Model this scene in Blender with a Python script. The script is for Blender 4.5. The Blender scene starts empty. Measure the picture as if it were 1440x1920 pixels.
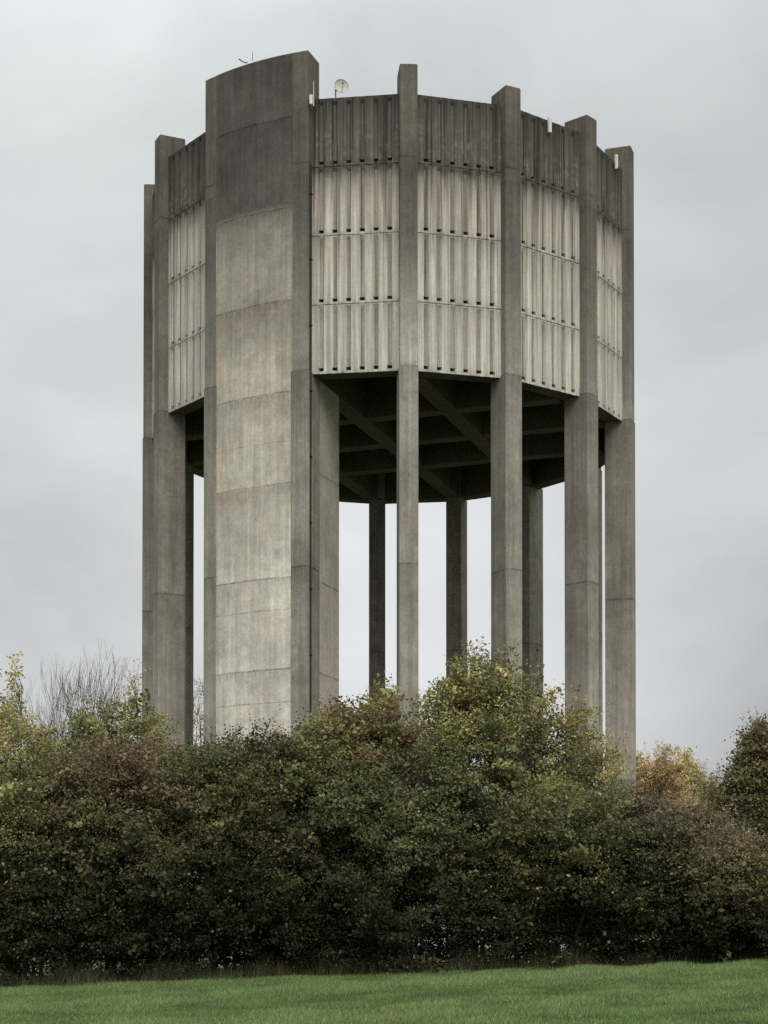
import bpy, math, random
import numpy as np
from mathutils import Vector
PI = math.pi
random.seed(7)
RS = np.random.RandomState
sc = bpy.context.scene
COL = sc.collection
EYE = 1.6            # camera height; every height below is metres in world space
D = 73.0             # camera to tower axis

# ------------------------------------------------------------------ helpers
def tag(o, label=None, cat=None, group=None, kind=None):
    if label: o['label'] = label
    if cat: o['category'] = cat
    if group: o['group'] = group
    if kind: o['kind'] = kind
    return o

def empty(name, loc, label=None, cat=None, group=None):
    o = bpy.data.objects.new(name, None)
    o.empty_display_size = .3
    COL.objects.link(o); o.location = loc
    return tag(o, label, cat, group)

def ground(x, y):
    """height of the field and of the plot behind the hedge; y = distance from the camera"""
    x = np.asarray(x, float); y = np.asarray(y, float)
    de = np.where(y < 50, y, 50 + 8*np.tanh((y-50)/8))
    xe = 24*np.tanh(x/24)
    w = np.clip(de/50, 0, 1)
    far = np.exp(-np.clip(y-62, 0, None)/40)
    return .0170*de + .037*xe*w*far + .007*np.sin(x*.7+y*.23)*np.clip(y/30, 0, 1)

class MB:
    """collects faces for one mesh object, with a material index per face"""
    def __init__(s): s.v = []; s.f = []; s.m = []
    def add(s, vs, fs, mi=0):
        b = len(s.v); s.v += [tuple(v) for v in vs]
        for f in fs: s.f.append([b+i for i in f]); s.m.append(mi)
    def prism(s, poly, z0, z1, mi=0, top=None):
        n = len(poly); top = top or poly
        vs = [(x, y, z0) for x, y in poly] + [(x, y, z1) for x, y in top]
        fs = [[i, (i+1) % n, n+(i+1) % n, n+i] for i in range(n)]
        fs += [list(range(n))[::-1], list(range(n, 2*n))]
        s.add(vs, fs, mi)
    def tube(s, pts, rads, n=5, mi=0, cap=True):
        pts = [Vector(p) for p in pts]; b = len(s.v)
        for i, p in enumerate(pts):
            t = (pts[min(i+1, len(pts)-1)] - pts[max(i-1, 0)]).normalized()
            a = t.cross(Vector((0, 0, 1)) if abs(t.z) < .9 else Vector((1, 0, 0))).normalized(); c = t.cross(a)
            for k in range(n):
                q = p + (a*math.cos(2*PI*k/n) + c*math.sin(2*PI*k/n))*rads[i]
                s.v.append((q.x, q.y, q.z))
        for i in range(len(pts)-1):
            for k in range(n):
                s.f.append([b+i*n+k, b+i*n+(k+1) % n, b+(i+1)*n+(k+1) % n, b+(i+1)*n+k]); s.m.append(mi)
        if cap:
            s.f.append([b+k for k in range(n)][::-1]); s.m.append(mi)
            e = b+(len(pts)-1)*n
            s.f.append([e+k for k in range(n)]); s.m.append(mi)
    def build(s, name, mats, parent=None, origin=(0, 0, 0), smooth=False):
        me = bpy.data.meshes.new(name)
        me.from_pydata([(x-origin[0], y-origin[1], z-origin[2]) for x, y, z in s.v], [], s.f)
        for m in (mats if isinstance(mats, list) else [mats]): me.materials.append(m)
        me.polygons.foreach_set('material_index', s.m)
        if smooth: me.polygons.foreach_set('use_smooth', [True]*len(s.f))
        me.update()
        o = bpy.data.objects.new(name, me); COL.objects.link(o)
        if parent: o.parent = parent
        return o

# ------------------------------------------------------------------ node helpers
class NT:
    def __init__(s, name):
        s.mat = bpy.data.materials.new(name); s.mat.use_nodes = True
        s.t = s.mat.node_tree; s.n = s.t.nodes; s.n.clear()
        s.out = s.n.new('ShaderNodeOutputMaterial')
    def new(s, typ, **kw):
        n = s.n.new(typ)
        for k, v in kw.items(): setattr(n, k, v)
        return n
    def link(s, a, b): s.t.links.new(a, b)
    def setin(s, sock, v):
        if isinstance(v, bpy.types.NodeSocket): s.link(v, sock)
        else: sock.default_value = v
    def math(s, op, a, b=0, c=None, clamp=False):
        n = s.new('ShaderNodeMath', operation=op, use_clamp=clamp)
        s.setin(n.inputs[0], a); s.setin(n.inputs[1], b)
        if c is not None: s.setin(n.inputs[2], c)
        return n.outputs[0]
    def rng(s, v, a, b, c, d, smooth=False):
        n = s.new('ShaderNodeMapRange', interpolation_type='SMOOTHSTEP' if smooth else 'LINEAR')
        s.setin(n.inputs[0], v)
        for i, x in enumerate((a, b, c, d)): n.inputs[1+i].default_value = x
        return n.outputs[0]
    def noise(s, vec, scale, detail=4, rough=.55, dist=0):
        n = s.new('ShaderNodeTexNoise')
        s.link(vec, n.inputs['Vector']); n.inputs['Scale'].default_value = scale
        n.inputs['Detail'].default_value = detail; n.inputs['Roughness'].default_value = rough
        n.inputs['Distortion'].default_value = dist
        return n.outputs['Fac']
    def mapping(s, vec, scale, loc=(0, 0, 0)):
        n = s.new('ShaderNodeMapping'); s.link(vec, n.inputs[0])
        n.inputs['Scale'].default_value = scale; n.inputs['Location'].default_value = loc
        return n.outputs[0]
    def ramp(s, fac, stops, interp='LINEAR'):
        n = s.new('ShaderNodeValToRGB'); n.color_ramp.interpolation = interp
        e = n.color_ramp.elements
        while len(e) < len(stops): e.new(.5)
        for el, (p, c) in zip(e, stops):
            el.position = p; el.color = (c, c, c, 1) if isinstance(c, (int, float)) else (*c, 1)
        s.link(fac, n.inputs[0]); return n.outputs['Color']
    def mix(s, fac, a, b, mode='MIX'):
        n = s.new('ShaderNodeMix', data_type='RGBA', blend_type=mode)
        s.setin(n.inputs[0], fac)
        for i, v in ((6, a), (7, b)):
            if isinstance(v, tuple): v = (*v, 1) if len(v) == 3 else v
            s.setin(n.inputs[i], v)
        return n.outputs[2]
    def pos(s): return s.new('ShaderNodeNewGeometry').outputs['Position']
    def finish(s, color, rough=.9, bump=None, bstr=.4, bdist=.02, spec=.2):
        b = s.new('ShaderNodeBsdfPrincipled')
        s.setin(b.inputs['Base Color'], color if not isinstance(color, tuple) else (*color, 1))
        s.setin(b.inputs['Roughness'], rough)
        b.inputs['Specular IOR Level'].default_value = spec
        if bump is not None:
            bn = s.new('ShaderNodeBump'); bn.inputs['Strength'].default_value = bstr
            bn.inputs['Distance'].default_value = bdist
            s.link(bump, bn.inputs['Height']); s.link(bn.outputs[0], b.inputs['Normal'])
        s.link(b.outputs[0], s.out.inputs[0]); return s.mat

ZH = 36.0
def concrete(name, zramp, joints=(), off=(0, 0, 0), wob=.6, streak=.5, mott=.45, rows=None, grain=.3, gain=1.0, lifts=None, lich=None):
    t = NT(name); P = t.pos()
    Pm = t.mapping(P, (1, 1, 1), off)
    sep = t.new('ShaderNodeSeparateXYZ'); t.link(P, sep.inputs[0]); z = sep.outputs[2]
    stk = t.noise(t.mapping(Pm, (5.5, 5.5, .16)), 1, 5, .65)
    stk2 = t.noise(t.mapping(Pm, (17, 17, .5)), 1, 4, .6)
    big = t.noise(Pm, .32, 5, .6)
    med = t.noise(Pm, 2.1, 6, .65, .4)
    fin = t.noise(Pm, 34, 4, .7)
    # height driven weathering, its edge broken up by streaks
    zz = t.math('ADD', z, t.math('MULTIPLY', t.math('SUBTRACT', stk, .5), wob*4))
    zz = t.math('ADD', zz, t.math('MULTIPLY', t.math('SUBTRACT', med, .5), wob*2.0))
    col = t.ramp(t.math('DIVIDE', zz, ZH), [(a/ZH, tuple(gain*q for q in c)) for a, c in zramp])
    f = t.rng(big, .3, .7, 1-mott*.4, 1+mott*.36)
    f = t.math('MULTIPLY', f, t.rng(med, .3, .7, 1-mott*.26, 1+mott*.22))
    f = t.math('MULTIPLY', f, t.rng(t.noise(Pm, 9, 5, .7), .3, .7, 1-mott*.22, 1+mott*.2))
    f = t.math('MULTIPLY', f, t.rng(stk, .32, .68, 1-streak*.5, 1+streak*.45))
    f = t.math('MULTIPLY', f, t.rng(stk2, .3, .7, 1-streak*.28, 1+streak*.25))
    f = t.math('MULTIPLY', f, t.rng(fin, .25, .75, 1-grain*.6, 1+grain*.6))
    # blow holes and lichen specks
    vor = t.new('ShaderNodeTexVoronoi'); vor.inputs['Scale'].default_value = 3.1; t.link(Pm, vor.inputs['Vector'])
    hole = t.rng(vor.outputs['Distance'], .03, .07, .62, 1)
    hole = t.math('MAXIMUM', hole, t.rng(big, .45, .5, 1, 0))
    f = t.math('MULTIPLY', f, hole)
    hue = t.rng(t.noise(Pm, .9, 3, .5), .35, .65, 0, 1)
    tint = t.mix(hue, (1.03, .99, .95), (.99, 1.0, .985))
    col = t.mix(1.0, col, tint, 'MULTIPLY')
    if lifts:
        z0, hh, am = lifts
        fl = t.math('FLOOR', t.math('DIVIDE', t.math('SUBTRACT', z, z0), hh))
        wn = t.new('ShaderNodeTexWhiteNoise', noise_dimensions='1D'); t.link(fl, wn.inputs['W'])
        f = t.math('MULTIPLY', f, t.rng(wn.outputs['Value'], 0, 1, 1-am, 1+am))
        fr0 = t.math('FRACT', t.math('DIVIDE', t.math('SUBTRACT', z, z0), hh))
        f = t.math('MULTIPLY', f, t.math('SUBTRACT', 1, t.math('MULTIPLY', t.math('POWER', fr0, 6), t.rng(stk2, .4, .62, 0, .4))))
    if lich:
        z0, z1 = lich
        pt = t.noise(Pm, 3.3, 6, .7)
        band = t.math('MULTIPLY', t.rng(z, z0, z0+.3, 0, 1, True), t.rng(z, z1-1.2, z1, 1, 0, True))
        lf = t.math('MULTIPLY', t.math('MULTIPLY', band, t.rng(stk2, .4, .6, .15, 1)), t.rng(pt, .48, .64, 0, .45))
        col = t.mix(lf, col, (.36, .35, .31))
    bump = t.math('MULTIPLY', fin, .25)
    bump = t.math('ADD', bump, t.math('MULTIPLY', med, .3))
    bump = t.math('ADD', bump, t.math('MULTIPLY', stk2, .25))
    if joints:
        zj = t.math('ADD', z, t.math('MULTIPLY', t.math('SUBTRACT', med, .5), .10))
        jr = None; dr = None
        for j, wd, s_ in joints:
            d = t.math('ABSOLUTE', t.math('SUBTRACT', zj, j))
            d = t.rng(d, wd*.25, wd*.8, s_, 0)
            jr = d if jr is None else t.math('MAXIMUM', jr, d)
            below = t.math('SUBTRACT', j, zj)
            q = t.math('MULTIPLY', t.math('GREATER_THAN', below, 0), t.rng(below, 0, 1.5, s_, 0))
            dr = q if dr is None else t.math('MAXIMUM', dr, q)
        brk = t.rng(t.noise(Pm, 2.6, 4, .6), .36, .56, .25, 1)
        jf = t.math('MULTIPLY', jr, brk)
        f = t.math('MULTIPLY', f, t.math('SUBTRACT', 1, jf))
        drip = t.math('MULTIPLY', t.math('MULTIPLY', dr, dr), t.math('MULTIPLY', t.rng(stk, .42, .62, 0, 1.0), t.rng(big, .4, .6, .1, 1)))
        f = t.math('MULTIPLY', f, t.math('SUBTRACT', 1, t.math('MINIMUM', drip, .4)))
        bump = t.math('SUBTRACT', bump, t.math('MULTIPLY', jf, .9))
    if rows:
        z0, h, amt = rows
        fr = t.math('FRACT', t.math('DIVIDE', t.math('SUBTRACT', z, z0), h))
        d = t.math('POWER', t.math('MAXIMUM', fr, 0), 5)
        d = t.math('MULTIPLY', d, t.rng(stk2, .38, .62, 0, 1))
        lo = t.math('POWER', t.math('SUBTRACT', 1, fr), 14)
        d = t.math('MAXIMUM', d, t.math('MULTIPLY', lo, t.rng(med, .4, .6, 0, .8)))
        f = t.math('MULTIPLY', f, t.math('SUBTRACT', 1, t.math('MULTIPLY', d, amt)))
        s3 = t.noise(t.mapping(Pm, (9.5, 9.5, .12)), 1, 3, .6)
        up = t.math('POWER', t.rng(z, z0, z0+3*h, .45, 1.0), 1.6)
        f = t.math('MULTIPLY', f, t.math('SUBTRACT', 1, t.math('MULTIPLY', up, t.rng(s3, .49, .64, 0, .58, True))))
    cc = t.new('ShaderNodeCombineXYZ')
    for i in range(3): t.link(f, cc.inputs[i])
    col = t.mix(1.0, col, cc.outputs[0], 'MULTIPLY')
    return t.finish(col, .92, bump, .5, .03, .15)

# concrete reads dark and stained at the top, paler lower down
c_dark = (.118, .107, .093)
JT = [(6.4+EYE, .07, .4), (13.42+EYE, .07, .42), (20.42+EYE, .06, .38), (27.85+EYE, .07, .35)]
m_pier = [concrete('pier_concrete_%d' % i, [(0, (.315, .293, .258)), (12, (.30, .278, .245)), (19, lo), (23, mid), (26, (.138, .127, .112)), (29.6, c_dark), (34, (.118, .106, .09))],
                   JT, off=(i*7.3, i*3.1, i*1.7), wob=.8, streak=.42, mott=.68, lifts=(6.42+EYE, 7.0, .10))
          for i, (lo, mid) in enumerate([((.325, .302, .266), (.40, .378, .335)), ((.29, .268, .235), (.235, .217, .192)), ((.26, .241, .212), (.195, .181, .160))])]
ZB, ZP = 20.358+EYE, 30.2525+EYE
RH = (ZP-ZB)/4
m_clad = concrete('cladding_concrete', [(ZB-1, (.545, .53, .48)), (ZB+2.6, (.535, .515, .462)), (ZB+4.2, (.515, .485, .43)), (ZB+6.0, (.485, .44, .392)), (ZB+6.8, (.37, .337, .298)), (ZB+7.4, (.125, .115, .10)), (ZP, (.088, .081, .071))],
                  wob=.5, streak=.68, mott=.32, rows=(ZB, RH, .55), lich=(ZB+7.42, ZB+9.3))
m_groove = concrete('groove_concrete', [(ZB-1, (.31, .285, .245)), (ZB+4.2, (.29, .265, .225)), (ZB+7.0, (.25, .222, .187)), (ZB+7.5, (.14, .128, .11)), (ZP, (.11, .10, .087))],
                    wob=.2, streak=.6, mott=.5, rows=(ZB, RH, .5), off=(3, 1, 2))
m_hole = concrete('drip_pocket_concrete', [(0, (.07, .065, .055)), (34, (.06, .055, .048))])  # near-black: the shade inside the pockets is put into the colour
zj = sorted([29.55, 26.30, 22.99, 19.71, 16.44, 13.09, 9.83])
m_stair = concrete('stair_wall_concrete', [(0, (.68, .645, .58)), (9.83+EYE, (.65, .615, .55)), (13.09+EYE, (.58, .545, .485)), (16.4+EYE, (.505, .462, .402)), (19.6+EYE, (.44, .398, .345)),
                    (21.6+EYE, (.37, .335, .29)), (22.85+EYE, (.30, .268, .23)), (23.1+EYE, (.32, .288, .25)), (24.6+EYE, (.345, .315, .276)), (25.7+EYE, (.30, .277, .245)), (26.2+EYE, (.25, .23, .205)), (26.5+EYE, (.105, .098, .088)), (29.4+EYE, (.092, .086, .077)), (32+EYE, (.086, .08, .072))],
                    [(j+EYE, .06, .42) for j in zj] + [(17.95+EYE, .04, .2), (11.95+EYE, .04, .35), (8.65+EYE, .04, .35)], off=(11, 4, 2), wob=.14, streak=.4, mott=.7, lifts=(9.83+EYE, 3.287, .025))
m_shaft = concrete('stair_shaft_concrete', [(0, (.52, .485, .43)), (12, (.475, .44, .39)), (20, (.42, .39, .345)), (34, (.2, .19, .17))], [(13.1+EYE, .07, .5), (9.8+EYE, .07, .45), (17.0+EYE, .07, .4), (6.5+EYE, .07, .4)], off=(5, 9, 2), streak=.25, mott=.55)
m_soffit = concrete('soffit_concrete', [(0, (.085, .073, .058)), (34, (.085, .073, .058))], streak=.1, mott=.6, off=(1, 6, 3))  # darker than the outer concrete, shade under the tank painted into it
m_ceil = concrete('tank_floor_concrete', [(0, (.032, .028, .024)), (34, (.03, .027, .023))], streak=.1, off=(1, 2, 8))  # almost black, colour carries the deep shade of the coffers

def plain(name, c, rough=.6, metal=0, var=.25, sc_=6):
    t = NT(name); n = t.noise(t.pos(), sc_, 4)
    col = t.mix(t.rng(n, .3, .7, 0, 1), tuple(q*(1-var) for q in c), tuple(min(1, q*(1+var)) for q in c))
    m = t.finish(col, rough, n, .15, .01, .3)
    t.n['Principled BSDF'].inputs['Metallic'].default_value = metal
    return m
m_white = plain('weathered_white_plastic', (.62, .62, .57), .5, 0, .12, 9)
m_dish = plain('dish_grey_paint', (.48, .485, .44), .5, 0, .12, 7)
m_gal = plain('galvanised_steel', (.22, .23, .24), .5, .6, .2, 12)
m_cable = plain('black_cable_sheath', (.02, .019, .022), .6)
m_steel = plain('dark_steel', (.07, .07, .075), .5, .3)

# ------------------------------------------------------------------ the water tower
N = 16; S = 2*PI/N; TH0 = .0654
RO, DEP, WO, WI, AP = 10.0, 1.0663, .677, .722, 9.5064
TX, TY = 0.0, D
TB = (TX, TY, float(ground(TX, TY)))
tower = empty('water_tower', TB, 'tall round concrete water tower on slender piers with ribbed tank wall, standing behind the hedge', 'water tower')

def rad(k, r, t):   # r along the radius, t sideways
    th = TH0 + k*S
    return (TX + r*math.sin(th) + t*math.cos(th), TY - r*math.cos(th) + t*math.sin(th))
def bay(k, a, t): return rad(k+.5, a, t)

def wid(r): return WO + (WI-WO)*(RO-r)/1.0663
def pier_poly(k, g, ro=RO, ri=RO-DEP, ch=.022):
    wo, wi = wid(ro)/2+g, wid(ri)/2+g; ro += g; ri -= g
    return [rad(k, *q) for q in ((ri, -wi+ch), (ri+ch, -wi), (ro-ch, -wo), (ro, -wo+ch), (ro, wo-ch), (ro-ch, wo), (ri+ch, wi), (ri, wi-ch))]
TOPS = {0: 31.1728, 1: 30.8345, 2: 30.8177, 3: 31.1355, -3: 31.0671, -4: 30.7292}
ZST = 31.87+EYE
for k in range(-5, 11):
    m = MB()
    top = ZST if k in (-1, -2) else TOPS.get(k, 30.95)+EYE
    zb0 = TB[2]-1.2
    zjn = 20.42+EYE + (.25 if k == 2 else 0)
    m.prism(pier_poly(k, 0), zb0, zjn)
    m.prism(pier_poly(k, -.022), zjn-.3, top-.03)
    m.prism(pier_poly(k, -.022), top-.03, top, top=pier_poly(k, -.05))
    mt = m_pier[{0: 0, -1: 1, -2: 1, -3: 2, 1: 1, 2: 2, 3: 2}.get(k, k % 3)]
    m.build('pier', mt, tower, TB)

# ribbed cladding: four rows of panels per bay, six tapering grooves each with a drip pocket at its foot
def cladding(k):
    m = MB(); h = AP*math.tan(S/2) - wid(AP)/2/math.cos(S/2) + .03
    pitch = .492
    gw, gi = .094, .058
    gx = [(i-2.5)*pitch for i in range(6)]
    rg = RS(100+k)
    def V(t, z, d): x, y = bay(k, AP-d, t); return (x, y, z)
    BK = .262
    for r in range(4):
        z0 = ZB + r*RH; z1 = z0 + RH
        za, zb_ = z0 + (.012 if r else 0), z1 - .012
        jt = rg.uniform(-.006, .006)
        top_plain = .17 if r < 3 else .24
        lev = [(za, jt), (z0+.085, jt), (z0+.13, .0), (z0+.26, .0), (z1-top_plain, 0), (z1-top_plain+.11, 0), (zb_, jt)]
        xs = [-h] + [q for g in gx for q in (g-gw, g+gw)] + [h]
        for i in range(0, len(xs), 2):         # rib faces, very slightly crowned
            a, b = xs[i], xs[i+1]
            mid = (a+b)/2; c = .012
            m.add([V(a, za, jt), V(mid, za, jt-c), V(b, za, jt), V(b, zb_, jt), V(mid, zb_, jt-c), V(a, zb_, jt)], [[0, 1, 4, 5], [1, 2, 3, 4]], 0)
        for g in gx:
            dg = .062; dh = .17
            L, Rr, li, ri = g-gw, g+gw, g-gi, g+gi
            zl, zh, zs, zt = z0+.09, z0+.225, z1-top_plain, z1-top_plain+.12
            q = [V(L, za, jt), V(Rr, za, jt), V(Rr, zl, jt), V(L, zl, jt)]
            m.add(q, [[0, 1, 2, 3]], 0)
            # pocket
            m.add([V(L, zl, jt), V(Rr, zl, jt), V(ri, zl+.01, dh), V(li, zl+.01, dh)], [[0, 1, 2, 3]], 1)
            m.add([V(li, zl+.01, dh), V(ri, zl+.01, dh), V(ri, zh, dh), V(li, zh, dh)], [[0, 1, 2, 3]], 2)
            m.add([V(L, zl, jt), V(li, zl+.01, dh), V(li, zh, dh), V(L, zh, jt)], [[0, 1, 2, 3]], 1)
            m.add([V(Rr, zl, jt), V(ri, zl+.01, dh), V(ri, zh, dh), V(Rr, zh, jt)], [[3, 2, 1, 0]], 1)
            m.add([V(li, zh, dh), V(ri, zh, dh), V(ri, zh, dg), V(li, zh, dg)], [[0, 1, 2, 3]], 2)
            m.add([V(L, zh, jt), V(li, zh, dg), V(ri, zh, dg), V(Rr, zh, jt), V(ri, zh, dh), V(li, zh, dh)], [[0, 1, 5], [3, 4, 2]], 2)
            # groove
            m.add([V(li, zh, dg), V(ri, zh, dg), V(ri, zs, dg), V(li, zs, dg)], [[0, 1, 2, 3]], 1)
            m.add([V(L, zh, jt), V(li, zh, dg), V(li, zs, dg), V(L, zt, jt)], [[0, 1, 2, 3]], 0)
            m.add([V(Rr, zh, jt), V(ri, zh, dg), V(ri, zs, dg), V(Rr, zt, jt)], [[3, 2, 1, 0]], 0)
            m.add([V(li, zs, dg), V(ri, zs, dg), V(Rr, zt, jt), V(L, zt, jt)], [[0, 1, 2, 3]], 0)
            m.add([V(L, zt, jt), V(Rr, zt, jt), V(Rr, zb_, jt), V(L, zb_, jt)], [[0, 1, 2, 3]], 0)
        if r < 3:       # recessed joint
            e = .02
            m.add([V(-h, zb_, jt), V(h, zb_, jt), V(h, zb_, e), V(-h, zb_, e), V(-h, z1+.012, e), V(h, z1+.012, e), V(h, z1+.012, 0), V(-h, z1+.012, 0)],
                  [[0, 1, 2, 3], [3, 2, 5, 4], [4, 5, 6, 7]], 1)
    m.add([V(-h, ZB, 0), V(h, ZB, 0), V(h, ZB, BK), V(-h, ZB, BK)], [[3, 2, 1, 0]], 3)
    m.add([V(-h, ZP-.012, 0), V(h, ZP-.012, 0), V(h, ZP, .03), V(-h, ZP, .03), V(h, ZP, BK), V(-h, ZP, BK)], [[0, 1, 2, 3], [3, 2, 4, 5]], 0)
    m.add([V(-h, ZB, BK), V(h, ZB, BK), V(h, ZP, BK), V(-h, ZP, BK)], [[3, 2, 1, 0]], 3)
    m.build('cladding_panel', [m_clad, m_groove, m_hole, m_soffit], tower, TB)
for k in range(-5, 11):
    if k != -2: cladding(k)

def ring_poly(a): return [rad(k, a/math.cos(S/2), 0) for k in range(N)]
m = MB(); zt_ = ZP-.35; zlo = ZB+.004
o_, i_ = ring_poly(AP-.265), ring_poly(8.86)
vs = [(x, y, z) for pl in (o_, i_) for z in (zlo, zt_) for x, y in pl]
fs = []
for i in range(N):
    j = (i+1) % N
    fs += [[i, j, N+j, N+i], [2*N+j, 2*N+i, 3*N+i, 3*N+j], [j, i, 2*N+i, 2*N+j], [N+i, N+j, 3*N+j, 3*N+i]]
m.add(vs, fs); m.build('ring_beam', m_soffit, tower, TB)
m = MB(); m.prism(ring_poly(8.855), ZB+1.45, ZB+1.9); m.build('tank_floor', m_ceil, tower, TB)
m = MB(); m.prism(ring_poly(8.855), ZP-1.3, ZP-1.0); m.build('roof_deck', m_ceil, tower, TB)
ax = -1
for s_, nm in ((0, 0), (3.63, 0), (-3.63, 0), (0, 1), (3.63, 1), (-3.63, 1)):
    hl = math.sqrt(8.87**2 - (abs(s_)+.33)**2)
    m = MB(); w = .33 if nm == 0 else .30
    zlo = ZB + (.012 if nm == 0 else .018)
    if nm == 0: pl = [rad(ax, r, t) for r, t in ((-hl, s_-w), (-hl, s_+w), (hl, s_+w), (hl, s_-w))]
    else: pl = [rad(ax, r, t) for r, t in ((s_-w, -hl), (s_-w, hl), (s_+w, hl), (s_+w, -hl))]
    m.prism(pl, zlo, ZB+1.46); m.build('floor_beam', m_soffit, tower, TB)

# the stair tower fills the bay between two piers and rises above the rest
m = MB()
a0 = TH0-2*S; n = 18
def pol(th, r): return (TX + r*math.sin(th), TY - r*math.cos(th))
e0 = (WO/2-.05)/RO
ths = [a0+e0 + (S-2*e0)*i/n for i in range(n+1)]
outer = [pol(t, 9.985) for t in ths]; inner = [pol(t, 8.95) for t in ths]
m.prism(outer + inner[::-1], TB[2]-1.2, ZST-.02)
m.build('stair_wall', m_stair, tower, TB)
m = MB()
r0, r1 = 8.96, 6.85
hw = WI/2-.06
m.prism([rad(-2, r1, -hw), rad(-1, r1, hw+.02), rad(-1, r0, hw), rad(-2, r0, -hw)], TB[2]-1.2, ZB+1.44)
m.build('stair_shaft', m_shaft, tower, TB)

# ------------------------------------------------------------------ fittings on the tower
YAW, PITCH, F, CX, CY = -.0035, .0199, 3378.3, 720., 1706.45
def at(px, py, dist):
    """the point of the place that lies at this depth along a sight line of the survey"""
    u, v = (px-CX)/F, -(py-CY)/F
    d = np.array([u, 1, v]); c, s = math.cos(PITCH), math.sin(PITCH)
    d = np.array([d[0], c*d[1]-s*d[2], s*d[1]+c*d[2]])
    c, s = math.cos(-YAW), math.sin(-YAW)
    d = np.array([c*d[0]-s*d[1], s*d[0]+c*d[1], d[2]])
    d *= dist/d[1]
    return Vector((d[0], d[1], d[2]+EYE))

# dish on a post behind the parapet
c = at(640.5, 161, 64.6); foot = Vector((c.x-.22, c.y+.12, ZP-1.0))
dish = empty('satellite_dish', foot, 'small round pale grey dish aerial on a post above the parapet', 'satellite dish')
fo = Vector((.22, -.96, .12)).normalized(); sx = fo.cross(Vector((0, 0, 1))).normalized(); up = sx.cross(fo)
m = MB(); R_, nr, ns = .262, 6, 28
vs = []
for side in (0, 1):
    for i in range(1, nr+1):
        rr = R_*i/nr
        for j in range(ns):
            q = c + (sx*math.cos(2*PI*j/ns) + up*math.sin(2*PI*j/ns))*rr + fo*(.085*(i/nr)**2 - .085 - .012*side)
            vs.append(q)
b2 = nr*ns; fs = []
for side in (0, 1):
    o = side*b2
    fs.append([o+j for j in range(ns)][::1 if side == 0 else -1])
    for i in range(nr-1):
        for j in range(ns):
            f_ = [o+i*ns+j, o+i*ns+(j+1) % ns, o+(i+1)*ns+(j+1) % ns, o+(i+1)*ns+j]
            fs.append(f_ if side else f_[::-1])
e = (nr-1)*ns
for j in range(ns): fs.append([e+j, e+(j+1) % ns, b2+e+(j+1) % ns, b2+e+j])
m.add(vs, fs); m.build('reflector', m_dish, dish, foot, True)
m = MB(); pt = Vector((foot.x, foot.y, c.z-.08))
m.tube([foot, pt], [.028, .028], 10); m.tube([pt - Vector((0, 0, .04)), c - fo*.1 - up*.02], [.03, .03], 8)
m.build('post', m_gal, dish, foot)
m = MB()
m.tube([c - up*.25 + fo*.0, c - up*.27 + fo*.03, c - up*.04 + fo*.24], [.012, .012, .01], 6)
m.tube([c - up*.04 + fo*.26, c + up*.0 + fo*.19], [.03, .034], 10)
m.build('feed_arm', m_gal, dish, foot)

def aerial_panel(name, px0, px1, py0, py1, dist, label, yawd=0, brk=None):
    ctr = at((px0+px1)/2, (py0+py1)/2, dist)
    w = (px1-px0)/F*dist; h = (py1-py0)/F*dist
    r = empty(name, (ctr.x, ctr.y, ctr.z-h/2), label, 'antenna', 'white antennas fixed to the top of the tower')
    m = MB(); ca, sa = math.cos(yawd), math.sin(yawd); org = (ctr.x, ctr.y, ctr.z-h/2)
    def lp(q): return (ctr.x + q[0]*ca - q[1]*sa, ctr.y + q[0]*sa + q[1]*ca)
    b = .012
    pl = [lp(q) for q in ((-w/2, .05), (-w/2, -.03), (-w/2+b*2, -.05), (w/2-b*2, -.05), (w/2, -.03), (w/2, .05))]
    m.prism(pl, ctr.z-h/2+.01, ctr.z+h/2-.01)
    sm = [(ctr.x+(x-ctr.x)*.86, ctr.y+(y-ctr.y)*.86) for x, y in pl]
    m.prism(sm, ctr.z-h/2, ctr.z-h/2+.0101); m.prism(sm, ctr.z+h/2-.0101, ctr.z+h/2)
    m.build('radome', m_white, r, org)
    m = MB()
    for q in brk or []:
        pts = [ctr + Vector(v) for v in q[:-1]]
        m.tube(pts, [q[-1]]*len(pts), 7)
    m.build('bracket', m_steel, r, org)
    return r
aerial_panel('panel_antenna', 580, 586.5, 178, 196, 63.35, 'short white antenna box clamped to the stair tower pier, top of the black cable', 0,
             [((.05, .06, .03), (.22, .30, .02), .012), ((.05, .06, -.03), (.22, .30, -.03), .012), ((.09, .07, -.22), (.09, .07, .1), .016)])
aerial_panel('panel_antenna', 1027.5, 1034.5, 220.5, 249, 65.3, 'white upright antenna on the tank rim midway between two piers, clear of them', .6,
             [((0, .04, .03), (-.03, .3, .03), .014), ((0, .04, -.12), (-.03, .3, -.12), .014)])
aerial_panel('panel_antenna', 1153.5, 1158.5, 290, 317, 68.85, 'white upright antenna on a bracket beside the rightmost pier top', .9,
             [((0, .05, .12), (-.17, .22, .12), .013), ((0, .05, 0), (-.17, .22, 0), .013), ((0, .05, -.1), (-.17, .22, -.1), .013), ((-.09, .1, -.62), (-.09, .1, .42), .012)])
# whip beside the box
p0, p1 = at(588, 199, 63.3), at(588, 152, 63.3)
m = MB(); m.tube([p0, p0.lerp(p1, .55), p1], [.016, .014, .009], 7)
tag(m.build('whip_antenna', m_white, None, tuple(p0)), 'thin white rod antenna beside the box at the right edge of the stair wall', 'antenna').location = p0
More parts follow.
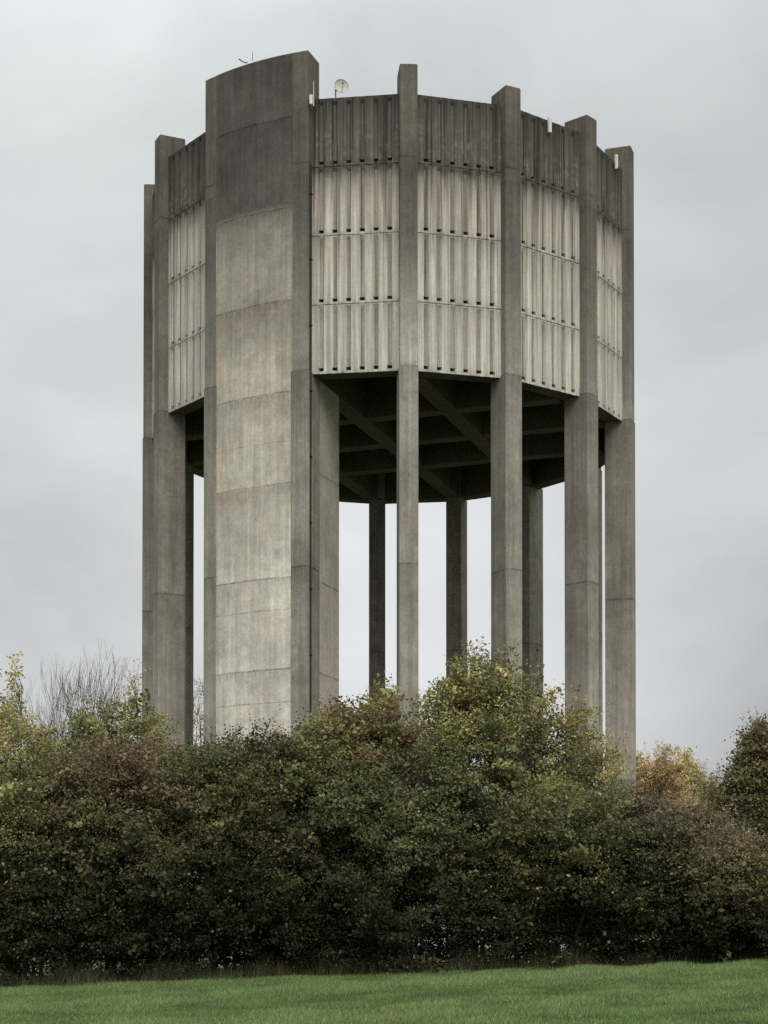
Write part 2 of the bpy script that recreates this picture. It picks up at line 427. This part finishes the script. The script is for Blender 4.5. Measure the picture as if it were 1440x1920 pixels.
# aerials on the stair roof
p0 = at(473.5, 118, 64.2); p0.z = ZST-.02; p1 = at(473.5, 96, 64.2)
m = MB(); m.tube([p0, p1], [.014, .008], 7)
tag(m.build('whip_antenna', m_steel, None, tuple(p0)), 'thin dark upright whip aerial on the roof edge of the stair tower', 'antenna').location = p0
p0 = at(464, 119, 64.3); p0.z = ZST-.02
m = MB(); m.tube([p0, at(462, 118, 64.25), at(455, 115.5, 64.2), at(448, 110.5, 64.1)], [.018, .02, .02, .022], 7)
tag(m.build('bent_antenna', m_steel, None, tuple(p0)), 'short dark aerial leaning left over the stair tower roof edge', 'antenna').location = p0
# cable down the side of the stair tower pier
m = MB(); pts = []
for i in range(40):
    z = TB[2]+.1 + (27.7+EYE-TB[2])*i/39
    x, y = rad(-1, 9.86+.004*math.sin(i*1.7), WO/2+.025 + .006*math.sin(i*2.3))
    pts.append((x, y, z))
m.tube(pts, [.03]*40, 7)
pts2 = [(rad(-1, 9.80, WO/2+.022)[0], rad(-1, 9.80, WO/2+.022)[1], z) for z in np.linspace(TB[2]+.1, 27.3+EYE, 20)]
m.tube(pts2, [.02]*20, 6)
for i in range(12):
    z = TB[2]+1.5+2.35*i
    m.prism([rad(-1, 9.92, WO/2-.005), rad(-1, 9.76, WO/2-.005), rad(-1, 9.76, WO/2+.06), rad(-1, 9.92, WO/2+.06)], z, z+.05)
o = m.build('cable_run', m_cable, None, TB); o.location = TB
tag(o, 'black cable running down the right side of the stair tower pier', 'cable')

# ------------------------------------------------------------------ ground
def sheet(name, x0, x1, y0, y1, nx, ny, mat, dz=0, pw=1):
    xs = np.linspace(-1, 1, nx); xs = np.sign(xs)*np.abs(xs)**pw*(x1-x0)/2+(x0+x1)/2
    ys = y0+(y1-y0)*np.linspace(0, 1, ny)**pw
    X, Y = np.meshgrid(xs, ys); Z = ground(X, Y)+dz
    me = bpy.data.meshes.new(name)
    idx = np.arange(nx*ny).reshape(ny, nx)
    f = np.stack([idx[:-1, :-1], idx[:-1, 1:], idx[1:, 1:], idx[1:, :-1]], -1).reshape(-1, 4)
    me.from_pydata(np.stack([X, Y, Z], -1).reshape(-1, 3).tolist(), [], f.tolist())
    me.materials.append(mat); me.polygons.foreach_set('use_smooth', [True]*len(f)); me.update()
    o = bpy.data.objects.new(name, me); COL.objects.link(o)
    return tag(o, kind='structure')
t = NT('meadow'); P = t.pos()
n1, n2, n3 = t.noise(P, .25, 4), t.noise(P, 2.2, 5, .65), t.noise(P, 30, 3)
c = t.mix(t.rng(n1, .35, .65, 0, 1), (.07, .125, .038), (.09, .15, .046))
c = t.mix(t.rng(n2, .4, .7, 0, .7), c, (.11, .15, .055))
c = t.mix(t.rng(n3, .3, .6, .5, 0), c, (.03, .05, .018))
m_field = t.finish(c, .95, t.math('ADD', n3, n2), .6, .06, .1)
sheet('field', -600, 600, -40, 900, 181, 181, m_field, 0, 2.2)
t = NT('yard_gravel'); P = t.pos()
n2, n3 = t.noise(P, 1.2, 5, .65), t.noise(P, 45, 3)
c = t.mix(t.rng(n2, .4, .6, 0, 1), (.26, .24, .21), (.14, .14, .10)); c = t.mix(t.rng(n3, .35, .6, .5, 0), c, (.12, .11, .1))
sheet('gravel_ground', -24, 24, 61, 88, 40, 30, t.finish(c, .95, n3, .6, .03, .1), .03)

# ------------------------------------------------------------------ leaf meshes
def quads_object(name, V, Cc, mat, parent=None, origin=(0, 0, 0), nv=4):
    """V: (n,nv,3) world vertices, Cc: (n,3) colour of each leaf or blade"""
    n = len(V); me = bpy.data.meshes.new(name)
    me.vertices.add(n*nv)
    me.vertices.foreach_set('co', (V.reshape(-1, 3)-np.array(origin)).astype(np.float32).ravel())
    me.loops.add(n*nv); me.loops.foreach_set('vertex_index', np.arange(n*nv, dtype=np.int32))
    me.polygons.add(n)
    me.polygons.foreach_set('loop_start', np.arange(n, dtype=np.int32)*nv)
    me.polygons.foreach_set('loop_total', np.full(n, nv, np.int32))
    ca = me.color_attributes.new('tint', 'FLOAT_COLOR', 'POINT')
    c4 = np.ones((n, nv, 4), np.float32); c4[..., :3] = Cc[:, None, :]
    ca.data.foreach_set('color', c4.ravel())
    me.materials.append(mat); me.update(calc_edges=True)
    o = bpy.data.objects.new(name, me); COL.objects.link(o)
    if parent: o.parent = parent
    return o
def leaf_mat(name, trans=.25, rough=.6, spec=.1):
    t = NT(name); a = t.new('ShaderNodeAttribute', attribute_name='tint')
    b = t.new('ShaderNodeBsdfPrincipled'); t.link(a.outputs['Color'], b.inputs['Base Color'])
    b.inputs['Roughness'].default_value = rough; b.inputs['Specular IOR Level'].default_value = spec
    tr = t.new('ShaderNodeBsdfTranslucent'); t.link(a.outputs['Color'], tr.inputs[0])
    mx = t.new('ShaderNodeMixShader'); mx.inputs[0].default_value = trans
    t.link(b.outputs[0], mx.inputs[1]); t.link(tr.outputs[0], mx.inputs[2]); t.link(mx.outputs[0], t.out.inputs[0])
    return t.mat
m_leaf = leaf_mat('leaf'); m_blade = leaf_mat('grass_blade', .3, .6, .2)
def bark(name, a, b):
    t = NT(name); P = t.pos(); n = t.noise(t.mapping(P, (9, 9, 2)), 1, 5, .65)
    return t.finish(t.mix(t.rng(n, .3, .7, 0, 1), a, b), .95, n, .6, .02, .1)
m_bark = bark('hedge_bark', (.030, .025, .020), (.105, .092, .075))
m_bark2 = bark('pale_bark', (.10, .09, .075), (.20, .18, .15))
m_twig = bark('bare_twig_bark', (.075, .06, .05), (.15, .125, .10))

def leaves(rg, C, size, aspect=.7, upb=.6):
    n = len(C)
    nrm = rg.normal(size=(n, 3)); nrm[:, 2] = nrm[:, 2]*.8+upb*1.6; nrm[:, 1] -= .25
    nrm /= np.linalg.norm(nrm, axis=1)[:, None]
    u = rg.normal(size=(n, 3)); u -= (u*nrm).sum(1)[:, None]*nrm; u /= np.linalg.norm(u, axis=1)[:, None]
    v = np.cross(nrm, u)
    s = (size*rg.uniform(.6, 1.35, n))[:, None]
    return np.stack([C-u*s*.5, C+v*s*aspect*.5+u*s*.06, C+u*s*.5-nrm*s*.10, C-v*s*aspect*.5+u*s*.06], 1)

def field_noise(rg, k=5, lo=.5, hi=2.4):
    fr = rg.uniform(lo, hi, (k, 3))*rg.choice([-1, 1], (k, 3)); ph = rg.uniform(0, 6.28, k)
    return lambda Q: np.sin(Q@fr.T+ph).sum(1)/k**.5

# palettes: leaf base colours (linear), several per plant so that sprays differ
OL = (.158, .150, .064); GR = (.104, .118, .052); DG = (.034, .040, .019); RU = (.185, .130, .075); YE = (.42, .35, .15); YG = (.28, .27, .105)
PU = (.125, .098, .076); BR = (.178, .138, .084); OR = (.46, .35, .185); BG = (.115, .138, .066); RD = (.14, .078, .055)

def plant(name, label, cat, px, pw, ptop, dist, pal, top_pal, seed, ends=1300, per=50, size=.082, depth=2.5, prof=None, lean=0, base_h=.0,
          group=None, stems=6, gap=.3, shoots=10, trunk_mat=None, lowdark=True, crown='foliage', stem='stems', spray=.85, lob=.22):
    rg = RS(seed)
    k = dist/F; pw = pw*1.5 if 'hedge_s' in name else pw
    cx = (px-720)*k - YAW*-1*dist*1.0
    hw = pw*k; top = EYE + (1773.6-ptop)*k - .3
    b0 = float(ground(cx, dist)); H = top-b0
    root = empty(name, (cx, dist, b0), label, cat, group)
    prof = prof or [(0, .9), (.2, 1.0), (.5, 1.08), (.75, 1.05), (.9, .86), (1, .5)]
    ph, pr = zip(*prof)
    lobes = [(rg.randint(1, 5), rg.uniform(0, 6.28), rg.uniform(2, 7), rg.uniform(.5, 1)) for _ in range(6)]
    # twig ends through the volume, most of them in the outer shell, thinned by a noise so that gaps open
    M = int(ends*2.2)
    h = base_h + (1-base_h)*rg.beta(1.12, 1.0, M)
    an = rg.uniform(0, 2*PI, M)
    rf = rg.uniform(0, 1, M)**.46
    lb = sum(a*np.sin(n_*an+p_+hh*h) for n_, p_, hh, a in lobes)/3
    rr = np.interp(h, ph, pr)*(1+lob*lb)
    hs = h*(1-.10*rg.rand(M)*(rf > .5)) * (1+.05*lb)
    E_ = np.stack([cx + rf*rr*hw*np.cos(an) + lean*h, dist + rf*rr*depth*np.sin(an), b0 + hs*H], 1)
    fn = field_noise(rg); dens = fn(E_)
    back = (np.sin(an) > .35) & (rg.rand(M) < .45)
    keep = (dens > np.quantile(dens, gap*.55)) & ~back
    keep &= rg.rand(M) < np.where(h < .15, .5, 1)
    E_ = E_[keep][:ends]; h = h[keep][:ends]; an = an[keep][:ends]
    ne = len(E_)
    # stems
    mb = MB(); st = []
    for i in range(stems):
        a = 2*PI*i/stems + rg.uniform(-.5, .5); q = rg.uniform(.1, .55)
        bx, by = cx+hw*q*math.cos(a)*.6, dist+depth*q*math.sin(a)*.6
        tx, ty = cx+lean*.8+hw*min(.75, q*1.5)*math.cos(a)*.8, dist+depth*q*1.3*math.sin(a)*.8
        hh = rg.uniform(.7, .93)*H; bz = float(ground(bx, by))-.1
        pts = [Vector((bx+(tx-bx)*s_**1.3+rg.normal()*.07*(0 < s_ < 1), by+(ty-by)*s_**1.3+rg.normal()*.07*(0 < s_ < 1), bz+hh*s_)) for s_ in np.linspace(0, 1, 8)]
        r0 = rg.uniform(.035, .075)*(H/7)**.5*(1.3 if stems < 5 else 1)
        mb.tube(pts, [r0*(1-.85*s_)+.006 for s_ in np.linspace(0, 1, 8)], 6)
        st.append(np.array([list(p) for p in pts]))
    SP = np.concatenate([s_[1:] for s_ in st])
    dirs = np.zeros((ne, 3)); vl = rg.rand(ne)
    for i in range(ne):
        e = E_[i]
        dd = np.linalg.norm((SP-e)*np.array([1, 1, .55]), axis=1) + np.where(SP[:, 2] > e[2]-.15, 4, 0)
        s0 = SP[dd.argmin()]
        d = e-s0; L = np.linalg.norm(d)+1e-6
        midp = s0 + d*.5 + np.array([0, 0, .06*L]) + rg.normal(size=3)*.05*L
        dirs[i] = (e-midp)/(np.linalg.norm(e-midp)+1e-6)
        if vl[i] < .75: mb.tube([s0, midp, e], [.007+.005*L, .006+.002*L, .003], 3, cap=False)
    dirs = dirs*.8 + np.stack([np.cos(an)*.25, np.sin(an)*.25, np.full(ne, .22)], 1) + rg.normal(size=(ne, 3))*.25
    dirs /= np.linalg.norm(dirs, axis=1)[:, None]
    # leaves in sprays along each twig
    cnt = np.maximum(6, (per*rg.uniform(.45, 1.5, ne)*np.clip(1.15-.25*(dens[keep][:ends] < -.4), .6, 1.2))).astype(int)
    id_ = np.repeat(np.arange(ne), cnt); n = len(id_)
    tpos = rg.uniform(-.6, .55, n)*spray*rg.uniform(.7, 1.5, ne)[id_]
    spread = .115
    C = E_[id_] + dirs[id_]*tpos[:, None] + rg.normal(size=(n, 3))*spread*np.array([1.15, 1.15, .6])
    C[:, 2] -= .3*np.maximum(0, tpos+.2)**2
    # colours
    cn = field_noise(rg, 4, .3, 1.1); cv = cn(E_) + rg.normal(size=ne)*.55
    P_ = np.array(pal); T_ = np.array(top_pal)
    wt = np.clip((cv+1.4)/2.8, 0, .999)
    c1 = P_[(wt*len(P_)).astype(int)]; c2 = T_[(wt*len(T_)).astype(int)]
    th = np.clip((h-.58+.14*rg.normal(size=ne))/.3, 0, 1)[:, None]
    ec = c1*(1-th)+c2*th
    if lowdark:  # lower leaves go dark green, painting in the shade low in the hedge
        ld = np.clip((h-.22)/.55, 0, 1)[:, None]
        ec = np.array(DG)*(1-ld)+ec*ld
    ec = ec*np.exp(rg.normal(size=ne)*.26 + .12*fn(E_))[:, None]
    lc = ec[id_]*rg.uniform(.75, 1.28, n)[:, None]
    odd = rg.rand(n) < .045
    lc[odd] = np.array(T_[rg.randint(0, len(T_))])*rg.uniform(.85, 1.3, odd.sum())[:, None]
    # long shoots poking out of the outline
    sC, sCol = [], []
    tops = np.where(h > np.quantile(h, .72))[0]
    for i in rg.choice(tops, shoots):
        e = E_[i]; L = rg.uniform(.35, .95); d = np.array([rg.normal()*.35, rg.normal()*.3, 1.0]); d /= np.linalg.norm(d)
        cur = rg.normal()*.15
        pts = [e + d*L*s_ + np.array([cur*s_*s_, 0, -.15*s_*s_*abs(cur)*4]) for s_ in (0, .35, .7, 1)]
        mb.tube(pts, [.008, .006, .004, .002], 3, cap=False)
        kk = rg.randint(8, 26)
        ts = rg.uniform(.1, 1, kk); sC.append(e + d*L*ts[:, None] + rg.normal(size=(kk, 3))*.05 + np.array([cur, 0, 0])*(ts**2)[:, None]); sCol.append(ec[i]*rg.uniform(.8, 1.4, (kk, 1)))
    if shoots:
        C = np.concatenate([C]+sC); lc = np.concatenate([lc]+sCol)
    sz = np.full(len(C), size*.8); sz[:n] = size*np.exp(rg.normal(size=ne)*.3)[id_]
    Vv = leaves(rg, C, sz)
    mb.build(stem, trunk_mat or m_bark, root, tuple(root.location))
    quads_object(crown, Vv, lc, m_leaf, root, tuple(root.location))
    return root

# ---- the hedge: one shrub after another across the foreground, left to right
HG = None
hedge = [
 # label, px, halfwidth px, top px, distance, palettes, seed, extra
 ('olive green hedge shrub below the thin yellow sapling, cut off by the photo edge', 0, 105, 1425, 50.6, [DG, GR, OL], [OL, YG, GR], 1, {}),
 ('dark green hedge shrub with dull rusty top, below the bare leafless tree', 120, 100, 1410, 51.2, [GR, DG, OL, BR], [BR, OL, GR], 2, {}),
 ('rust brown topped hedge shrub below the left cluster of piers', 262, 105, 1362, 51.0, [GR, OL, BR], [RU, BR, BR, OL], 3, {'shoots': 26}),
 ('dark hedge shrub with arching bramble sprays in front of the stair tower foot', 390, 90, 1382, 50.7, [DG, GR, OL], [GR, OL, RU], 4, {'shoots': 22}),
 ('dark green hedge shrub with leafy shoots below the black cable of the stair tower', 490, 85, 1376, 51.1, [GR, DG, OL], [DG, GR, OL], 5, {'shoots': 24}),
 ('mixed brown and green hedge shrub just right of the stair tower', 580, 90, 1348, 51.3, [OL, GR, BR], [BR, OL, YG, RU], 6, {'shoots': 24}),
 ('reddish brown hedge shrub with straggly yellowing tips left of the tall green tree', 668, 80, 1300, 51.8, [GR, OL, BR], [BR, OL, RU, YG], 7, {'shoots': 34, 'gap': .6}),
 ('low green hedge shrub below the tall tree, its middle brightest', 748, 95, 1395, 50.2, [OL, BG, GR], [BG, OL, GR], 8, {}),
 ('yellow leaved tree at the right shoulder of the tall green tree', 1105, 85, 1352, 52.2, [OL, YG, GR], [YE, YE, YG], 9, {'gap': .6, 'shoots': 22, 'ends': 700}),
 ('purple brown hedge shrub below the rightmost pier', 1195, 78, 1478, 50.9, [GR, DG, OL], [PU, BR, OL, PU], 10, {'shoots': 20}),
 ('dull dark hedge shrub with red tinged top under the orange tree', 1282, 80, 1515, 50.6, [DG, GR, OL], [OL, PU, BR], 11, {'shoots': 18}),
 ('tall dark brownish green tree rising alone beyond the orange and yellow trees', 1425, 122, 1345, 52.4, [OL, GR, BR], [BR, OL, RU, OL], 12, {'shoots': 90, 'gap': .75, 'ends': 1150, 'lob': .55, 'prof': [(0, .8), (.3, 1.1), (.55, 1.1), (.7, .85), (.82, .52), (.92, .3), (1, .12)], 'depth': 1.8}),
 ('low brownish green hedge shrub in front of the tall dark tree', 1372, 85, 1545, 50.0, [OL, BR, DG], [BR, OL, GR], 13, {}),
 ('green hedge shrub at the foot of the yellow leaved tree', 1050, 110, 1455, 50.2, [GR, DG, OL], [OL, GR, YG], 14, {}),
]
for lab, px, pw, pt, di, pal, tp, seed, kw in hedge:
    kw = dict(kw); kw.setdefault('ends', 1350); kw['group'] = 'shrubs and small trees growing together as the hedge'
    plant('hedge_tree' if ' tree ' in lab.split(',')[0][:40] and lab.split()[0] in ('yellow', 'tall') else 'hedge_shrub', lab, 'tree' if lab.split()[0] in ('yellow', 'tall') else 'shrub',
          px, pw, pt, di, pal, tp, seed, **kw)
# the tall green tree in the middle, gaps of sky in its crown
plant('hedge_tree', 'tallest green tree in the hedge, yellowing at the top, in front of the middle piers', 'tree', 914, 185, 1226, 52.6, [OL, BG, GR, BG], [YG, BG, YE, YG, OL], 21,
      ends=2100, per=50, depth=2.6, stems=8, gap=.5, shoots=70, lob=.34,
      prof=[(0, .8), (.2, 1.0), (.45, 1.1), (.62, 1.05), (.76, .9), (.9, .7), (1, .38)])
# trees beyond the hedge
bgkw = dict(lowdark=False, per=48, size=.08, spray=.7, base_h=.4)
plant('bush', 'yellow green bush behind the hedge, around the foot of the thin yellow sapling', 'bush', 30, 120, 1306, 55.6, [YG, YG, OL], [YG, YE, YG, (.34, .32, .13)], 31, ends=620, gap=.5, shoots=20, **bgkw)
plant('bush', 'light green rounded bush behind the hedge, against the leftmost pier', 'bush', 222, 98, 1300, 55.8, [YG, BG, YG], [YG, (.30, .31, .12), BG, YG], 32, ends=760, gap=.45, shoots=16, prof=[(0, .9), (.6, 1), (.88, 1), (1, .8)], **bgkw)
plant('sapling', 'thin yellow leaved sapling poking up alone beside the leafless trees', 'tree', 25, 26, 1222, 56.5, [YE, YG], [YE, YE, YG], 33, ends=46, per=26, stems=1, base_h=.62, lowdark=False, size=.09, depth=.5, gap=.2, shoots=8,
      prof=[(0, .6), (.62, .7), (.8, 1), (.93, .6), (1, .2)])
plant('thin_tree', 'sparse yellowish tree between the bare tree and the leftmost pier', 'tree', 245, 36, 1238, 60, [YE, YG], [YE, (.3, .25, .12)], 34, ends=70, per=9, stems=2, base_h=.62, depth=.9, gap=.6, shoots=20, trunk_mat=m_twig, lowdark=False, size=.07)
plant('autumn_tree', 'orange leaved tree behind the hedge, right beside the rightmost pier', 'tree', 1218, 62, 1405, 92, [OR, (.36, .27, .14)], [OR, OR, (.42, .33, .18)], 35, ends=800, depth=3.2, stems=6, gap=.5, shoots=20, trunk_mat=m_twig, **dict(bgkw, size=.10))
plant('autumn_tree', 'pale yellow tree behind the hedge, between orange tree and tall dark tree', 'tree', 1285, 80, 1415, 97, [YE, OR, YG], [YE, (.30, .26, .13), YG], 36, ends=800, depth=3.2, stems=6, gap=.55, shoots=30, trunk_mat=m_twig, **dict(bgkw, size=.10))
plant('autumn_tree', 'orange brown bush low behind the hedge in front of the pale yellow tree', 'tree', 1290, 60, 1478, 88, [OR, (.36, .27, .14)], [OR, (.40, .31, .17)], 37, ends=600, depth=2.6, stems=6, gap=.45, shoots=14, trunk_mat=m_twig, **dict(bgkw, size=.10))
plant('autumn_tree', 'pale yellow tree seen behind the tower between its back piers', 'tree', 735, 70, 1285, 96, [YE, YG], [YE, YG, (.30, .27, .13)], 38, ends=600, depth=3, stems=5, gap=.5, shoots=16, trunk_mat=m_twig, **dict(bgkw, size=.10))
plant('thin_tree', 'thin yellowish tree seen through the narrow gap between stair tower and neighbouring piers', 'tree', 362, 34, 1262, 92, [YE, YG, OL], [YE, BR], 39, ends=170, depth=1.5, stems=4, gap=.6, shoots=30, trunk_mat=m_twig, **dict(bgkw, per=14))
plant('bush', 'small grey green tree between pale yellow tree and tall dark tree at right', 'tree', 1338, 24, 1440, 76, [GR, OL], [GR, BG, OL], 40, ends=150, depth=1.2, stems=3, gap=.6, shoots=20, **dict(bgkw, per=16))

# leafless tree: forking limbs that fan out
def bare_tree(label, px, ptop, dist, hwpx, seed):
    rg = RS(seed); k = dist/F
    cx = (px-720)*k - .0035*dist; b0 = float(ground(cx, dist)); H = EYE+(1773.6-ptop)*k-b0; hw = hwpx*k
    root = empty('bare_tree', (cx, dist, b0), label, 'tree')
    tr, tw = MB(), MB()
    def grow(p, d, L, r, lv):
        n = 4; pts = [p]; dd = d.copy()
        for i in range(n):
            dd = dd + rg.normal(size=3)*.07 + np.array([0, 0, .05]); dd /= np.linalg.norm(dd)
            pts.append(pts[-1]+dd*L/n)
        (tr if lv < 2 else tw).tube([tuple(q) for q in pts], [r*(1-.4*i/n) for i in range(n+1)], 6 if lv < 2 else 3, cap=lv < 2)
        if lv >= 5: return
        nb = [7, 4, 3, 3, 2][lv]
        for i in range(nb):
            s_ = rg.uniform(.72 if lv == 0 else .45, 1) if i else 1
            q = pts[0]+(pts[-1]-pts[0])*s_ if s_ == 1 else pts[min(n, int(s_*n+.5))]
            side = rg.normal(size=3)*np.array([1, .8, .35]); side -= dd*(side@dd); side /= np.linalg.norm(side)+1e-6
            nd = dd*1.0 + side*rg.uniform(.35, .85)*(1.15 if lv == 0 else 1) + np.array([0, 0, .16]); nd /= np.linalg.norm(nd)
            grow(q, nd, (H*.15 if lv == 0 else L)*rg.uniform(.68, .92), max(.0085, r*.52), lv+1)
    grow(np.array([cx, dist, b0-.1]), np.array([0, 0, 1.]), H*.56, .10, 0)
    tr.build('trunk', m_twig, root, tuple(root.location)); tw.build('twigs', m_twig, root, tuple(root.location))
    zs = [v[2] for v in tw.v]; mx = float(np.quantile(zs, .985))-b0
    q = float(np.quantile(np.abs([v[0]-cx for v in tw.v]), .95))
    root.scale = (hw/q, hw/q, H/mx)
bare_tree('taller leafless tree with fine fanning twigs, nearer the tower of the two bare trees', 170, 1236, 57.6, 62, 5)
bare_tree('smaller leafless tree between the taller bare one and the yellow sapling', 108, 1252, 58.4, 54, 9)

# pale dead branch standing out of the hedge at right
m = MB(); b0 = at(1326, 1640, 50.2); b0 = Vector((b0.x, b0.y+1.2, float(ground(b0.x, 51.4))-.05))
A_ = at(1333, 1530, 49.3)
m.tube([b0, at(1328, 1600, 50.0), at(1328, 1570, 49.2), A_], [.03, .026, .02, .012], 6)
m.tube([at(1328, 1595, 49.8), at(1340, 1570, 49.1), at(1352, 1560, 48.9), at(1362, 1530, 48.8)], [.02, .016, .012, .006], 5)
m.tube([at(1328, 1580, 49.5), at(1322, 1560, 49.0), at(1308, 1572, 48.8)], [.012, .01, .005], 5)
o = m.build('dead_branch', m_bark2, None, tuple(b0)); o.location = b0
tag(o, 'pale bare forked branch sticking out of the hedge below the pale yellow tree', 'branch')

# ------------------------------------------------------------------ grass and undergrowth
rg = RS(77)
def blades(n, x, y, hgt, wid_, bend, cols, z_off=0):
    z = ground(x, y)+z_off
    a = rg.uniform(0, 2*PI, n); 
    B = np.stack([x, y, z], 1); side = np.stack([np.cos(a), np.sin(a)*.4, np.zeros(n)], 1)*wid_[:, None]*.5
    bd = np.stack([rg.normal(size=n)*bend+.25*bend, rg.normal(size=n)*bend, np.ones(n)], 1)*hgt[:, None]
    return np.stack([B-side, B+side, B+bd], 1), cols
n = 330000
yy = 24.5 + 26.3*rg.rand(n)**1.05; hwid = yy*.235+1.2
xx = rg.uniform(-1, 1, n)*hwid
cl = field_noise(rg, 8, .4, 3.2)(np.stack([xx, yy*.9, xx*0], 1)); cl2 = field_noise(rg, 6, .15, .7)(np.stack([xx, yy, xx*0], 1))
hg = np.clip(.065+.03*cl+.015*cl2, .02, .2)*rg.uniform(.6, 1.5, n)
base = np.array([.19, .285, .10]); dry = np.array([.38, .36, .19]); drk = np.array([.066, .115, .038])
mixv = np.clip(.5+.34*cl+.16*cl2+.22*rg.normal(size=n), 0, 1)[:, None]
cols = drk*(1-mixv)+base*mixv
dm = (rg.rand(n) < .09+.08*cl2)[:, None]; cols = np.where(dm, dry*rg.uniform(.7, 1.15, (n, 1)), cols)*rg.uniform(.75, 1.3, (n, 1))
V1, c1 = blades(n, xx, yy, hg, np.full(n, .015), .5, cols)
# tall stray stems
n2 = 5000
y2 = 25 + 26*rg.rand(n2); x2 = rg.uniform(-1, 1, n2)*(y2*.235+1)
V2, c2 = blades(n2, x2, y2, rg.uniform(.08, .30, n2), np.full(n2, .008), .35, np.array([.20, .18, .09])*rg.uniform(.6, 1.2, (n2, 1)))
tag(quads_object('grass', np.concatenate([V1, V2]), np.concatenate([c1, c2]), m_blade, nv=3), 'short green meadow grass in the foreground with a few dry stalks', 'grass', kind='stuff')
n3 = 26000
y3 = 50.0 + rg.normal(size=n3)*.0 + np.abs(rg.normal(size=n3))*1.0 - 1.1 + .35*np.sin(np.arange(n3)*.37); x3 = rg.uniform(-14, 14, n3)
cl3 = field_noise(rg, 8, .8, 4)(np.stack([x3, y3, x3*0], 1))
h3 = np.clip(.38+.26*cl3, .07, 1.1)*rg.uniform(.35, 1.35, n3)
k3 = np.where((rg.rand(n3) < .4)[:, None], np.array([[.17, .125, .08]]), np.array([[.07, .10, .04]]))*rg.uniform(.5, 1.2, (n3, 1))
V3, c3 = blades(n3, x3, y3, h3, np.full(n3, .014), .3, k3)
tag(quads_object('dry_undergrowth', V3, c3, m_blade, nv=3), 'ragged brown stalks and weeds along the foot of the hedge', 'undergrowth', kind='stuff')

# ------------------------------------------------------------------ sky, sun, camera
SUN_EL, SUN_AZ = 44, 14      # soft light from behind the camera, a little to the right
w = bpy.data.worlds.new('World'); sc.world = w; w.use_nodes = True
nt = w.node_tree; nt.nodes.clear()
class WT(NT):
    def __init__(s): s.t = nt; s.n = nt.nodes; s.out = s.n.new('ShaderNodeOutputWorld')
t = WT()
sky = t.new('ShaderNodeTexSky', sky_type='NISHITA'); sky.sun_disc = False
sky.sun_elevation = math.radians(SUN_EL); sky.sun_rotation = math.radians(180-SUN_AZ)
sky.air_density = 1.0; sky.dust_density = 3
g = t.new('ShaderNodeTexCoord').outputs['Generated']
sp = t.new('ShaderNodeSeparateXYZ'); t.link(g, sp.inputs[0])
n1 = t.noise(t.mapping(g, (1, 1, 1.5), (3.1, .4, 1.7)), 3.2, 5, .5, .5)
n2 = t.noise(t.mapping(g, (1, 1, 1.8), (.3, 2.4, .2)), 9, 5, .55, .3)
# grey cloud deck, lighter overhead
zen = t.rng(sp.outputs[2], .0, 1.0, 0, 1)
base = t.ramp(zen, [(0, (.555, .553, .56)), (.12, (.59, .593, .595)), (.26, (.63, .645, .64)), (.42, (.655, .685, .675)), (.7, (1.15, 1.19, 1.2)), (1, (1.5, 1.55, 1.56))])
cl = t.math('ADD', t.rng(n1, .3, .7, -.2, .17), t.rng(n2, .3, .7, -.06, .055))
# a darker bank low on the right, a brighter break low behind the tower
bank = t.math('MULTIPLY', t.rng(sp.outputs[0], .08, .24, 0, 1, True), t.rng(sp.outputs[2], .05, .30, 1, 0, True))
dx = t.math('MULTIPLY', t.math('SUBTRACT', sp.outputs[0], .01), 9); dz = t.math('MULTIPLY', t.math('SUBTRACT', sp.outputs[2], .17), 7)
glow = t.math('POWER', 2.718, t.math('MULTIPLY', -1, t.math('ADD', t.math('MULTIPLY', dx, dx), t.math('MULTIPLY', dz, dz))))
glow = t.math('MULTIPLY', glow, t.rng(sp.outputs[1], 0, .3, 0, 1))
bank = t.math('MULTIPLY', bank, t.rng(sp.outputs[1], 0, .3, 0, 1))
f = t.math('ADD', 1, cl); f = t.math('SUBTRACT', f, t.math('MULTIPLY', bank, .34)); f = t.math('ADD', f, t.math('MULTIPLY', glow, .26))
cc = t.new('ShaderNodeCombineXYZ')
for i in range(3): t.link(f, cc.inputs[i])
cloud = t.mix(1, base, cc.outputs[0], 'MULTIPLY')
skys = t.mix(1, sky.outputs[0], (.10, .10, .10), 'MULTIPLY')
mixc = t.mix(.94, skys, cloud)
bg = t.new('ShaderNodeBackground'); t.link(mixc, bg.inputs[0]); bg.inputs[1].default_value = 1.0
t.link(bg.outputs[0], t.out.inputs[0])

sl = bpy.data.lights.new('Sun', 'SUN'); sl.energy = 1.9; sl.angle = math.radians(40); sl.color = (1, .96, .9)
so = bpy.data.objects.new('sun', sl); COL.objects.link(so)
dv = Vector((math.sin(math.radians(SUN_AZ))*math.cos(math.radians(SUN_EL)), -math.cos(math.radians(SUN_AZ))*math.cos(math.radians(SUN_EL)), math.sin(math.radians(SUN_EL))))
so.rotation_euler = (-dv).to_track_quat('-Z', 'Y').to_euler(); so.location = (0, 0, 60)

cd = bpy.data.cameras.new('Camera'); cam = bpy.data.objects.new('camera', cd); COL.objects.link(cam)
cam.location = (0, 0, EYE); cam.rotation_euler = (PI/2+PITCH, 0, -YAW)
cd.sensor_fit = 'VERTICAL'; cd.sensor_height = 24; cd.lens = F/1920*24
cd.shift_y = (CY-960)/1920; cd.clip_end = 3000; cd.clip_start = .1
sc.camera = cam
sc.view_settings.view_transform = 'Standard'; sc.view_settings.look = 'None'; sc.view_settings.exposure = 0; sc.view_settings.gamma = 1
sc.cycles.max_bounces = 4; sc.cycles.diffuse_bounces = 2; sc.cycles.glossy_bounces = 2; sc.cycles.transmission_bounces = 3
sc.cycles.use_denoising = False
